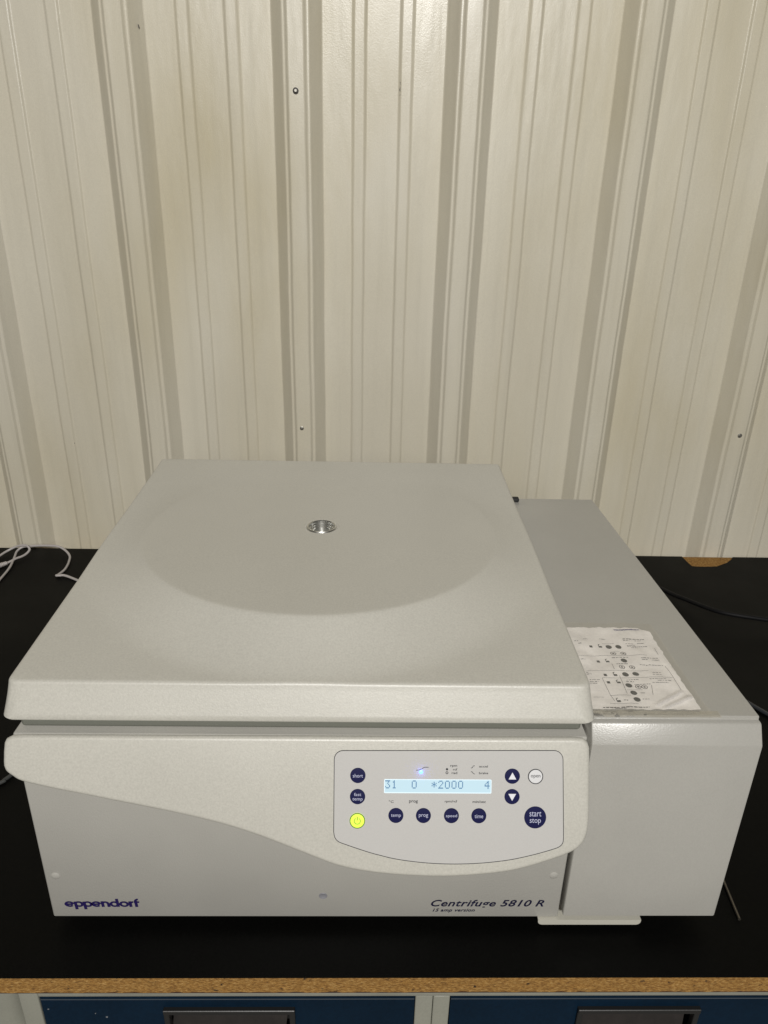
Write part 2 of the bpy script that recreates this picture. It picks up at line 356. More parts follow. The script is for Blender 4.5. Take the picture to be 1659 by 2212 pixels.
# ------------------------------------------------------------------ drawer cabinet
cab = empty('drawer_cabinet', (.4, .2, -.75), 'cream steel cabinet with dark blue drawers under the bench', 'cabinet')
FY = -.0505
box('side_panel', -.0225, -.0030, FY, .55, -.745, -.0252, CREAM, cab, .0012)
box('top_rail', -.0028, .88, FY, .55, -.0345, -.0252, CREAM, cab, .0010)
box('back_panel', -.0028, .88, -.020, -.0185, -.74, -.0347, DARK, cab)
box('divider_post', .3815, .3995, FY+.0006, .10, -.745, -.0347, CREAM, cab, .0012)
box('divider_post', .4000, .4172, FY+.0002, .10, -.745, -.0347, CREAM, cab, .0012)
box('side_panel', .8802, .90, FY, .55, -.745, -.0252, CREAM, cab, .0012)
def drawer(x0, x1, hx0, hx1):
    z1, z0, t = -.0352, -.20, .0
    f = FY + .0012
    # front with an opening for the pull (frame of four bars joined in one mesh)
    hz1, hz0 = -.0530, -.108
    X = [x0, hx0, hx1, x1]; Z = [z0, hz0, hz1, z1]; bm = bmesh.new()
    for i in range(3):
        for j in range(3):
            if i == 1 and j == 1: continue
            g = bmesh.ops.create_cube(bm, size=1)
            for v in g['verts']:
                v.co = Vector(((X[i]+X[i+1])/2+v.co.x*(X[i+1]-X[i]), f+.008+v.co.y*.016, (Z[j]+Z[j+1])/2+v.co.z*(Z[j+1]-Z[j])))
    bmesh.ops.remove_doubles(bm, verts=bm.verts[:], dist=1e-6)
    cen = {}
    for fc in bm.faces[:]:
        cc = fc.calc_center_median(); kk = (round(cc.x, 5), round(cc.y, 5), round(cc.z, 5)); cen.setdefault(kk, []).append(fc)
    bmesh.ops.delete(bm, geom=[q for v in cen.values() if len(v) > 1 for q in v], context='FACES')
    bmesh.ops.recalc_face_normals(bm, faces=bm.faces[:])
    me = bpy.data.meshes.new('drawer'); bm.to_mesh(me); bm.free()
    d = link('drawer', me, BLUE, cab)
    # folded top lip, a thin strip paler than the drawer front
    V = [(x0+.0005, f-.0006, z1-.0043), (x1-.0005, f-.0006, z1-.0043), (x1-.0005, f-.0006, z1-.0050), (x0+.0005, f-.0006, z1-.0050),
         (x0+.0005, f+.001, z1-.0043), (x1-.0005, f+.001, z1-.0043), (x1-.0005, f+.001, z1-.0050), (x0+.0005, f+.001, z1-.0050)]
    mesh('lip', V, [(0, 1, 2, 3), (0, 4, 5, 1), (3, 2, 6, 7)], mat("pale_drawer_edge", (.06, .075, .095), .45), d)
    # pull: rim and cup
    bm = bmesh.new()
    def bb(a0, a1, b0, b1, c0, c1):
        g = bmesh.ops.create_cube(bm, size=1)
        for v in g['verts']: v.co = Vector(((a0+a1)/2+v.co.x*(a1-a0), (b0+b1)/2+v.co.y*(b1-b0), (c0+c1)/2+v.co.z*(c1-c0)))
    e = .0058
    bb(hx0-.001, hx1+.001, f-.0045, f+.004, hz1-e, hz1+.0005)
    bb(hx0-.001, hx0+e-.001, f-.0035, f+.004, hz0, hz1-e-.0001)
    bb(hx1-e+.001, hx1+.001, f-.0035, f+.004, hz0, hz1-e-.0001)
    bmesh.ops.bevel(bm, geom=bm.edges[:], offset=.0006, segments=1, affect='EDGES')
    me = bpy.data.meshes.new('handle'); bm.to_mesh(me); bm.free(); link('handle', me, HANDLE, d)
    # sloping inner cup
    V = [(hx0+e, f+.004, hz1-e), (hx1-e, f+.004, hz1-e), (hx1-e, f+.0165, hz1-e), (hx0+e, f+.0165, hz1-e), (hx0+e, f-.002, hz0), (hx1-e, f-.002, hz0)]
    V2 = [(hx0+.0065, f+.012, hz1-.008), (hx1-.0065, f+.012, hz1-.008), (hx1-.012, f-.0015, hz0), (hx0+.003, f-.0015, hz0)]
    mesh('handle_cup', V2 + [(x, y+.002, z) for x, y, z in V2], [(0, 1, 2, 3), (7, 6, 5, 4), (0, 4, 5, 1), (1, 5, 6, 2), (2, 6, 7, 3), (3, 7, 4, 0)], HANDLEIN, d)
    return d
dl = drawer(-.0020, .3808, .1228, .2562)
dr = drawer(.4180, .8795, .5530, .6805)
def flake(x, z, r, parent):
    n = 9; V = []; y = FY+.0006
    for k in range(n):
        t = 2*math.pi*k/n; q = r*random.uniform(.5, 1.2); V.append((x+math.cos(t)*q*1.4, y, z+math.sin(t)*q))
    V += [(a, y+.0010, c) for a, b, c in V]
    Fc = [tuple(range(n))] + [(i, (i+1) % n, n+(i+1) % n, n+i) for i in range(n)]
    mesh('paint_chip', V, Fc, mat("bare_metal_chip", (.18, .19, .20), .5), parent)
for x, z, r in ((.0039, -.0549, .0009), (.0512, -.0618, .0007), (.0621, -.0674, .0014)):
    flake(x, z, r*.7, dl)

# ------------------------------------------------------------------ centrifuge
cf = empty('centrifuge', (.35, .28, 0.0), 'large grey white laboratory centrifuge with raised round lid and lit front display', 'centrifuge')
# --- left housing
box('main_housing', 0.0, .5351, 0.0, .535, .0160, .2575, SHEET, cf, .0018, 2)
box('lid_gasket', .004, .531, .0085, .515, .2576, .2830, GASKET, cf, .004, 2)
# --- cooling unit
def cooling():
    x0, x1 = .5374, .7000
    prof = [(.0015, .0268), (-.0065, .0270), (-.0065, .2530), (-.0060, .2545), (.0024, .2700), (.0033, .2712), (.0045, .2720), (.0088, .2722), (.0092, .2726), (.0092, .2750), (.0100, .2757),
            (.5630, .2757), (.5650, .2740), (.5650, .0250)]
    # cut ends with small edge radius
    V = []; Fc = []; n = len(prof)
    cy = .28; cz = .15
    st = [(x0, .0012), (x0+.0006, .0003), (x0+.0014, 0), (x1-.0022, 0), (x1-.0007, .0005), (x1, .0018)]
    for x, ins in st:
        for y, z in prof:
            V.append((x, y + (ins if y < cy else -ins), z - (ins if z > cz else -ins)))
    for i in range(len(st)-1):
        for k in range(n): Fc.append((i*n+k, i*n+(k+1) % n, (i+1)*n+(k+1) % n, (i+1)*n+k))
    Fc += [tuple(range(n)), tuple((len(st)-1)*n+k for k in range(n))]
    o = mesh('cooling_unit_housing', V, Fc, SHEET, cf); auto(o, 32)
cooling()
# foot plate and rubber feet
bm = bmesh.new(); bmesh.ops.create_cube(bm, size=1)
for v in bm.verts: v.co = Vector((.5688+v.co.x*.1110, .022+v.co.y*.050, .0122+v.co.z*.0072))
ed = [e for e in bm.edges if abs(e.verts[0].co.y-e.verts[1].co.y) > .01 and e.verts[0].co.z < .012]
bmesh.ops.bevel(bm, geom=ed, offset=.005, segments=5, profile=.5, affect='EDGES')
me = bpy.data.meshes.new('foot_plate'); bm.to_mesh(me); bm.free(); auto(link('foot_plate', me, mat("cream_foot_plate", (.50, .485, .42), .45, speck=.03), cf), 40)
for x, y in ((.06, .06), (.06, .47), (.47, .47), (.56, .035), (.65, .50), (.65, .10)):
    lathe('rubber_foot', Vector((x, y, 0)), Vector((1, 0, 0)), Vector((0, 1, 0)), Vector((0, 0, 1)), [(.014, .0002), (.016, .004), (.016, .0085 if x == .56 else .0252 if x > .6 else .0162)], DARK, cf, 20)
# dark hinge cover behind the lid
box('hinge_cover', .5535, .5735, .545, .556, .2758, .2828, DARK, cf, .002)
# --- lid
LCX, LCY, LR = .2685, .2830, .2165
def zbase(y): return .3500 - .0365*(.525-y)/.525
def zplat(y): return zbase(y) + .0285*(max(0, .45-y)/.383)**1.35
def lidz(x, y):
    r = math.hypot(x-LCX, y-LCY); W = .066
    q = (r-LR)/W; e = .022
    t = (math.sqrt(q*q+e*e)+q)/2
    s = max(0, 1-t)**1.6 if t < 1 else 0
    zb = zbase(y); zp = zplat(y)
    return zb + (zp-zb)*s
def rr_hit(cx, cy, t, x0, x1, y0, y1, r):
    dx, dy = math.cos(t), math.sin(t)
    if dy > 0: r = r*.3
    s = min([(x1-cx)/dx if dx > 1e-9 else 1e9, (x0-cx)/dx if dx < -1e-9 else 1e9, (y1-cy)/dy if dy > 1e-9 else 1e9, (y0-cy)/dy if dy < -1e-9 else 1e9])
    px, py = cx+dx*s, cy+dy*s
    kx = x0+r if px < x0+r else (x1-r if px > x1-r else None); ky = y0+r if py < y0+r else (y1-r if py > y1-r else None)
    if kx is not None and ky is not None:
        ox, oy = cx-kx, cy-ky; b = ox*dx+oy*dy; c = ox*ox+oy*oy-r*r; s = -b+math.sqrt(max(0, b*b-c)); px, py = cx+dx*s, cy+dy*s
    return px, py
def lid():
    # angles: dense near the four corners
    A = []
    cs = sorted([math.atan2(y-LCY, x-LCX) % (2*math.pi) for x in (.004, .531) for y in (.003, .525)])
    n = 320
    A = [2*math.pi*k/n for k in range(n)]
    for c in cs:
        A += [(c+d*.0032) % (2*math.pi) for d in range(-14, 15)]
    A = sorted(set(round(a, 5) for a in A)); n = len(A)
    V = []; rings = 0
    hubr = .0212
    def ring(fn):
        nonlocal rings
        for a in A: V.append(fn(a))
        rings += 1
    x0, x1, y0, y1 = .0022, .5325, .0020, .5250
    rad = [hubr, .03, .05, .08, .11, .14, .165, .185, .198] + [.2050+.0018*k for k in range(14)]
    hc = (.2675, .2870)
    for r in rad:
        m_ = min(1, (r-hubr)/.10)
        def fn(a, r=r, m_=m_):
            cx = hc[0]*(1-m_)+LCX*m_; cy = hc[1]*(1-m_)+LCY*m_
            x = cx+math.cos(a)*r; y = cy+math.sin(a)*r; return (x, y, lidz(x, y))
        ring(fn)
    last = rad[-1]
    fillet = .0045
    for w in [.03, .07, .12, .18, .25, .33, .41, .5, .6, .7, .8, .9, 1.0]:
        def fn(a, w=w):
            px, py = rr_hit(LCX, LCY, a, x0+fillet, x1-fillet, y0+fillet, y1-fillet, .006)
            x = (LCX+math.cos(a)*last)*(1-w)+px*w; y = (LCY+math.sin(a)*last)*(1-w)+py*w
            return (x, y, lidz(x, y))
        ring(fn)
    for k in range(1, 7):       # edge fillet
        ph = k/6*math.pi*.42
        def fn(a, ph=ph):
            px, py = rr_hit(LCX, LCY, a, x0+fillet, x1-fillet, y0+fillet, y1-fillet, .006)
            qx, qy = rr_hit(LCX, LCY, a, x0, x1, y0, y1, .009)
            f = math.sin(ph)/math.sin(math.pi*.42); z = lidz(px, py) - fillet*(1-math.cos(ph))
            return (px+(qx-px)*f, py+(qy-py)*f, z)
        ring(fn)
    zb = .2835
    xo0, xo1, yo0 = -.0018, .5370, -.0118
    def side(f, dz=0, ins=0, zz=None):
        def fn(a):
            qx, qy = rr_hit(LCX, LCY, a, x0, x1, y0, y1, .009)
            bx, by = rr_hit(LCX, LCY, a, xo0+ins, xo1-ins, yo0+ins, y1+.001-ins, .012)
            px, py = rr_hit(LCX, LCY, a, x0+fillet, x1-fillet, y0+fillet, y1-fillet, .006)
            zt = lidz(px, py) - fillet*(1-math.cos(math.pi*.42)); zlow = zb
            z = zt+(zlow-zt)*f
            if zz is not None: z = zz
            return (qx+(bx-qx)*f, qy+(by-qy)*f, z)
        return fn
    for f in (.15, .35, .6, .85, 1.0): ring(side(f))
    for ins, z in ((.0006, .2822), (.0018, .2812), (.0036, .2808), (.030, .2808)): ring(side(1, ins=ins, zz=z))
    Fc = []
    for i in range(rings-1):
        for k in range(n): Fc.append((i*n+k, i*n+(k+1) % n, (i+1)*n+(k+1) % n, (i+1)*n+k))
    Fc.append(tuple((rings-1)*n+k for k in range(n)))
    V = [(x + ((.0020 if x < LCX else -.0015)*min(1, max(0, y)/.5)*min(1, abs(x-LCX)/.26)), y, z) for x, y, z in V]      # slightly narrower at the back
    o = mesh('lid', V, Fc, PLASTIC, cf, smooth=True)
    auto(o, 55)
    # window port: recessed stepped steel ring
    nrm = Vector((0, -.012, 1)).normalized(); b = nrm.cross(Vector((1, 0, 0))).normalized()
    c = Vector((hc[0], hc[1], lidz(*hc)))
    ww = lathe('viewing_port', c, Vector((1, 0, 0)), b, nrm, [(.0225, -.0002), (.0215, .0005), (.0200, .0004), (.0188, -.0004)], PLASTIC, o, 48, False)
    lathe('port_rim', c, Vector((1, 0, 0)), b, nrm, [(.0190, -.003), (.0188, .0002), (.0182, .0014), (.0172, .0016), (.0162, .0008), (.0158, -.0022), (.0140, -.0026), (.0137, -.0046), (.0120, -.0050), (.0117, -.0068), (.0100, -.0070)], CHROME, ww, 48, False)
    lathe('port_glass', c, Vector((1, 0, 0)), b, nrm, [(.0104, -.0069), (.0002, -.0068)], mat("dark_port_glass", (.20, .20, .18), .25), ww, 48)
    return o
lid()

# --- console (tilted front panel housing)
K = .418; KN = Vector((0, -1, K)).normalized(); KU = Vector((1, 0, 0)); KV = Vector((0, K, 1)).normalized()
def kp(x, z, h=0.0):     # point on the console plane, h metres proud of it
    return Vector((x, -.002 - K*(.262-z), z)) + KN*h
def console():
    left = [(-.0045, .2550), (-.0064, .2515), (-.0070, .2440), (-.0070, .2355)]
    low = [(-.0067, .2318), (-.0044, .2272), (.0012, .2232), (.0102, .2186), (.0334, .2134), (.0640, .2079), (.0968, .2019), (.1330, .1955), (.1691, .1884), (.1980, .1817), (.2247, .1740), (.2470, .1664), (.2676, .1590), (.2830, .1535),
           (.2978, .1484), (.3140, .1446), (.3323, .1418), (.3520, .1398), (.3711, .1387), (.3905, .1381), (.4099, .1383), (.4360, .1399), (.4619, .1428), (.4800, .1467), (.4965, .1513), (.5182, .1585), (.5302, .1663), (.5355, .1765), (.5370, .1880)]
    right = [(.5372, .2000), (.5369, .2300), (.5365, .2500), (.5345, .2552)]
    top = [(.5300, .2585), (.5200, .2590), (.4000, .2588), (.2000, .2586), (.0120, .2583), (.0010, .2575)]
    pts = catmull([(x, 0, z) for x, z in low], 4)
    O = [(x, z) for x, z in left] + [(p.x, p.z) for p in pts] + right + top
    # slope coordinates, offset inwards for the rounded edge
    S = math.sqrt(1+K*K)
    Q = [Vector((x, z*S)) for x, z in O]; n = len(Q)
    def nrm(i):
        a, b, c = Q[i-1], Q[i], Q[(i+1) % n]
        d = ((b-a).normalized() + (c-b).normalized())
        d = d.normalized(); return Vector((d.y, -d.x))
    cen = Vector((.27, .215*S)); area_ = sum(Q[i].x*Q[(i+1) % n].y-Q[(i+1) % n].x*Q[i].y for i in range(n))
    sg = 1 if area_ > 0 else -1      # nrm points outwards for a counter-clockwise outline
    NN = [nrm(i)*sg for i in range(n)]
    V = []; Fc = []; r = .0042
    rings = 0
    for k in range(7):
        ph = math.pi/2*k/6; ins = r*(1-math.sin(ph)); dp = r*(1-math.cos(ph))
        for i in range(n):
            q = Q[i]-NN[i]*ins; V.append(kp(q.x, q.y/S, -dp))
        rings += 1
    base = len(V)-n
    for yy in (None,):
        for i in range(n):
            p = V[base+i]; inset = .0030
            V.append(Vector((min(max(p.x, .0005), .5348), max(.0006, p.y+.0006) if p.z < .2535 else .014, p.z if p.z < .2535 else p.z)))
        rings += 1
    for i in range(rings-1):
        for k in range(n): Fc.append((i*n+k, i*n+(k+1) % n, (i+1)*n+(k+1) % n, (i+1)*n+k))
    Fc.append(tuple(range(n)))
    bm = bmesh.new(); bv = [bm.verts.new(v) for v in V]
    for f in Fc:
        try: bm.faces.new([bv[i] for i in f])
        except ValueError: pass
    big = [f for f in bm.faces if len(f.verts) > 10]; bmesh.ops.triangulate(bm, faces=big)
    bmesh.ops.recalc_face_normals(bm, faces=bm.faces[:])
    me = bpy.data.meshes.new('console'); bm.to_mesh(me); bm.free()
    o = link('console', me, PLASTIC, cf); auto(o, 50); return o
con = console()

def flat_poly(name, pts, h, m, parent, th=.0003):
    """thin printed or moulded shape lying on the console plane; pts are (x, z)"""
    n = len(pts); V = [kp(x, z, h) for x, z in pts] + [kp(x, z, h-th) for x, z in pts]
    Fc = [tuple(range(n))] + [(i, (i+1) % n, n+(i+1) % n, n+i) for i in range(n)]
    return mesh(name, V, Fc, m, parent)
def ring_poly(name, outer, inner, h, m, parent):
    n = len(outer); V = [kp(x, z, h) for x, z in outer] + [kp(x, z, h) for x, z in inner] + [kp(x, z, h-.0002) for x, z in outer]
    Fc = [(i, (i+1) % n, n+(i+1) % n, n+i) for i in range(n)] + [(i, (i+1) % n, 2*n+(i+1) % n, 2*n+i) for i in range(n)]
    return mesh(name, V, Fc, m, parent)
# membrane outline
PO = [(.2976, .1800), (.2975, .2100), (.2974, .2380)]
def arc(cx, cz, r, a0, a1, n=6): return [(cx+r*math.cos(math.radians(a0+(a1-a0)*k/n)), cz+r/math.sqrt(1+K*K)*math.sin(math.radians(a0+(a1-a0)*k/n))) for k in range(n+1)]
low = catmull([(.5123, 0, .1740), (.5118, 0, .1692), (.5090, 0, .1658), (.5030, 0, .1634), (.4840, 0, .1584), (.4619, 0, .1540), (.4360, 0, .1512), (.4098, 0, .1503), (.3840, 0, .1512), (.3579, 0, .1541), (.3410, 0, .1576), (.3277, 0, .1610), (.3082, 0, .1670), (.3020, 0, .1694), (.2988, 0, .1728), (.2976, 0, .1775)], 4)
PO = arc(.3054, .2398, .0082, 180, 90) + arc(.5022, .2406, .0086, 90, 0) + [(p.x, p.z) for p in low]
n_ = len(PO)
def inset(P_, d):
    S = math.sqrt(1+K*K); Q = [Vector((x, z*S)) for x, z in P_]; n = len(Q); out = []
    ar = sum(Q[i].x*Q[(i+1) % n].y-Q[(i+1) % n].x*Q[i].y for i in range(n)); sg = 1 if ar > 0 else -1
    for i in range(n):
        a, b, c = Q[i-1], Q[i], Q[(i+1) % n]
        t = ((b-a).normalized()+(c-b).normalized()).normalized(); q = b - Vector((t.y, -t.x))*sg*d
        out.append((q.x, q.y/S))
    return out
panel = flat_poly('control_panel', PO, .0006, MEMBRANE, cf, .0008)
ring_poly('panel_outline', inset(PO, -.0002), inset(PO, .00045), .00068, LINE, panel)

SQ = math.sqrt(1+K*K)
def text_mesh(body, x, z, width, cap, align='CENTER', bold=0.0, shear=0.0, plane='console', h=.0012, spacing=1.0):
    """returns a world-space mesh of the words; width in metres along x, cap = height of the tallest glyph box"""
    cu = bpy.data.curves.new('txt', 'FONT'); cu.body = body; cu.size = 1; cu.offset = bold; cu.shear = shear; cu.resolution_u = 3; cu.space_character = spacing
    to = bpy.data.objects.new('txt', cu); C.objects.link(to)
    dg = bpy.context.evaluated_depsgraph_get(); dg.update()
    me = bpy.data.meshes.new_from_object(to.evaluated_get(dg)); bpy.data.objects.remove(to); bpy.data.curves.remove(cu)
    xs = [v.co.x for v in me.vertices]; ys = [v.co.y for v in me.vertices]
    w_ = max(xs)-min(xs); h_ = max(ys)-min(ys); sx = width/w_; sy = cap/h_
    for v in me.vertices:
        u = (v.co.x-min(xs))*sx - (width/2 if align == 'CENTER' else 0); q = (v.co.y-min(ys))*sy - (cap/2 if align == 'CENTER' else 0)
        v.co = kp(x+u, z+q/SQ, h) if plane == 'console' else Vector((x+u, -h, z+q))
    me.materials.clear(); return me
def text(name, parent, m, *a, **k):
    me = text_mesh(*a, **k); return link(name, me, m, parent)

def button(name, x, z, r, m, lines=None, label=None, lm=LILAC, icon=None, h=.0010, ringm=None):
    c = kp(x, z, 0); prof = [(r, .0004), (r, .0009), (r-.0003, .0012), (r*.5, .0013), (.0001, .0013)]
    o = lathe(name, c, KU, KV, KN, prof, m, cf, 40, False)
    if label: tag(o, label)
    if ringm:
        a = [(x+math.cos(t)*(r+.0001), z+math.sin(t)*(r+.0001)/SQ) for t in [2*math.pi*k/40 for k in range(40)]]
        b = [(x+math.cos(t)*(r-.0007), z+math.sin(t)*(r-.0007)/SQ) for t in [2*math.pi*k/40 for k in range(40)]]
        ring_poly('button_ring', a, b, .00145, ringm, o)
    for (body, dz, wd, cp, bd) in (lines or []):
        text('button_lettering', o, lm, body, x, z+dz, wd, cp, bold=bd, h=.00145)
    return o
button('button', .3194, .2261, .0071, NAVY, [('short', 0, .0094, .0034, .0)], 'round navy key marked short')
button('button', .3194, .2080, .0071, NAVY, [('fast', .0021, .0066, .0029, .0), ('temp', -.0024, .0094, .0034, .0)], 'round navy key marked fast temp')
pw = button('power_button', .3195, .1875, .0071, POWER, None, 'glowing yellow green power key', ringm=POWERINK)
def power_icon():
    a = []; b = []
    n = 28; x, z = .3195, .1873; V = []; Fc = []
    for k in range(n+1):
        t = math.radians(90+32+(360-64)*k/n)
        for rr in (.0031, .0026): V.append(kp(x+math.cos(t)*rr, z+math.sin(t)*rr/SQ, .00145))
    Fc = [(2*k, 2*k+2, 2*k+3, 2*k+1) for k in range(n)]
    m0 = len(V); V += [kp(x+dx, z+dz, .00145) for dx, dz in ((-.00028, .0006), (.00028, .0006), (.00028, .0036), (-.00028, .0036))]; Fc.append((m0, m0+1, m0+2, m0+3))
    mesh('power_symbol', V, Fc, POWERINK, pw)
power_icon()
for x, s, wd in ((.3552, 'temp', .0092), (.3808, 'prog', .0086), (.4069, 'speed', .0104), (.4325, 'time', .0080)):
    button('button', x, .1920, .0070, NAVY, [(s, -.0002, wd, .0035, .0)], 'round navy key marked '+s)
def arrow_button(z, up):
    o = button('button', .4633, z, .0071, NAVY, None, 'round navy key with white arrow pointing ' + ('up' if up else 'down'))
    s = 1 if up else -1
    flat_poly('arrow', [(.4633-.0036, z-.0026*s), (.4633+.0036, z-.0026*s), (.4633, z+.0034*s)], .00150, WHITE, o, .0001)
arrow_button(.2262, True); arrow_button(.2086, False)
button('button', .4850, .2262, .0070, mat("white_button_print", (.68, .68, .69), .4), [('open', -.0002, .0090, .0034, .004)], 'round white key marked open', lm=LINE, ringm=LINE)
button('button', .4853, .1908, .0103, NAVY, [('start', .0032, .0110, .0046, .0), ('stop', -.0033, .0104, .0056, .0)], 'large round navy key marked start stop')
# display
dx0, dx1, dz0, dz1 = .3439, .4439, .2111, .2231
disp = flat_poly('display', arc(dx0+.0008, dz0+.0008, .0008, 180, 270, 3) + arc(dx1-.0008, dz0+.0008, .0008, 270, 360, 3) + arc(dx1-.0008, dz1-.0008, .0008, 0, 90, 3) + arc(dx0+.0008, dz1-.0008, .0008, 90, 180, 3), .0008, LCDEDGE, cf, .0003)
flat_poly('display_field', [(dx0+.0007, dz0+.0009), (dx1-.0007, dz0+.0009), (dx1-.0007, dz1-.0006), (dx0+.0007, dz1-.0006)], .00088, LCD, disp, .0001)
FONT = {'3': ["11111", "00010", "00100", "00010", "00001", "10001", "01110"], '1': ["00100", "01100", "00100", "00100", "00100", "00100", "01110"],
        '0': ["01110", "10001", "10001", "10001", "10001", "10001", "01110"], '2': ["01110", "10001", "00001", "00010", "00100", "01000", "11111"],
        '4': ["00010", "00110", "01010", "10010", "11111", "00010", "00010"], '*': ["00000", "00100", "10101", "01110", "10101", "00100", "00000"]}
for i, ch in enumerate("31  0  *2000   4"):
    if ch == ' ': continue
    gx = .3448 + i*.00618; gz = .22215; pxw = .00093; pzh = .00100; V = []; Fc = []
    for r_, row in enumerate(FONT[ch]):
        for c_, v in enumerate(row):
            if v == '1':
                k = len(V); a = gx+c_*pxw; b = gz-r_*pzh; V += [kp(a, b, .00096), kp(a+pxw*.92, b, .00096), kp(a+pxw*.92, b-pzh*.95, .00096), kp(a, b-pzh*.95, .00096)]; Fc.append((k, k+1, k+2, k+3))
    mesh('digit' if ch != '*' else 'asterisk', V, Fc, LCDINK, disp)
# small legends
H = .00075
for s, x, z, wd, cp in (('°C', .3507, .2038, .0046, .0024), ('prog', .3714, .2036, .0082, .0030), ('rpm/rcf', .4063, .2040, .0116, .0029), ('min/sec', .4327, .2041, .0124, .0026),
                       ('rpm', .4084, .2344, .0064, .0022), ('rcf', .4098, .2317, .0040, .0022), ('rad', .4092, .2287, .0052, .0022), ('accel', .4362, .2344, .0082, .0020), ('brake', .4364, .2287, .0086, .0021)):
    text('legend', panel, LINE, s, x, z, wd, cp, bold=.014, h=H)
def stroke(name, pts, w, m, parent, h=H):
    pts = catmull([(x, 0, z) for x, z in pts], 5); V = []; Fc = []
    for i, p in enumerate(pts):
        d = (pts[min(i+1, len(pts)-1)]-pts[max(i-1, 0)]).normalized(); nn = Vector((-d.z, 0, d.x))*w/2
        V += [kp(p.x+nn.x, p.z+nn.z, h), kp(p.x-nn.x, p.z-nn.z, h)]
    Fc = [(2*i, 2*i+2, 2*i+3, 2*i+1) for i in range(len(pts)-1)]
    return mesh(name, V, Fc, m, parent)
stroke('legend_mark', [(.4245, .2330), (.4258, .2333), (.4266, .2346), (.4280, .2350)], .0005, LINE, panel)
stroke('legend_mark', [(.4245, .2298), (.4258, .2296), (.4268, .2283), (.4282, .2279)], .0005, LINE, panel)
stroke('legend_mark', [(.3735, .2308), (.3765, .2311), (.3790, .2322), (.3815, .2334), (.3850, .2334)], .0005, LINE, panel)
def dot(x, z, r, m, parent, h=H, name='legend_mark', hole=0):
    a = [(x+math.cos(t)*r, z+math.sin(t)*r/SQ) for t in [2*math.pi*k/16 for k in range(16)]]
    if hole: ring_poly(name, a, [(x+math.cos(t)*hole, z+math.sin(t)*hole/SQ) for t in [2*math.pi*k/16 for k in range(16)]], h, m, parent)
    else: flat_poly(name, a, h, m, parent, .0001)
dot(.4022, .2318, .0011, LINE, panel); dot(.4022, .2288, .0013, LINE, panel, hole=.0007)
# blue indicator: a lit lens and its own small lamp
led = lathe('indicator_light', kp(.3780, .2293, 0), KU, KV, KN, [(.0020, .0004), (.0018, .0010), (.0010, .0013), (.0001, .0014)], LED, cf, 20, False)
ld = bpy.data.lights.new('indicator_glow', 'POINT'); ld.energy = .0009; ld.color = (.10, .14, 1.0); ld.shadow_soft_size = .0016
lo = bpy.data.objects.new('indicator_glow', ld); C.objects.link(lo); lo.parent = led; lo.location = kp(.3780, .2293, .0042) - WORLD[led.name]

# --- rivets and lettering on the lower front
for x, z, m_, r in ((.0072, .0757, SHEET, .0046), (.5235, .0779, SHEET, .0046)):
    lathe('rivet', Vector((x+ (.004 if x < .1 else 0), 0, z)), Vector((1, 0, 0)), Vector((0, 0, 1)), Vector((0, -1, 0)), [(r, -.001), (r, .0001), (r*.8, .0006), (r*.45, .0010), (.0001, .0011)], m_, cf, 24, False)
lathe('lock_screw', Vector((.2842, 0, .0478)), Vector((1, 0, 0)), Vector((0, 0, 1)), Vector((0, -1, 0)), [(.0044, .0002), (.0040, .0006), (.0030, .0004), (.0026, .0002), (.0001, .0002)], mat("grey_lock_screw", (.22, .22, .24), .5), cf, 24, False)
text('model_lettering', cf, INK, 'Centrifuge 5810 R', .3978, .0297, .1201, .0127, align='LEFT', bold=.017, spacing=1.06, shear=.32, plane='front', h=.0005)
text('version_lettering', cf, INK, '15 amp version', .4000, .0236, .0450, .0058, align='LEFT', bold=.017, spacing=1.06, shear=.32, plane='front', h=.0005)
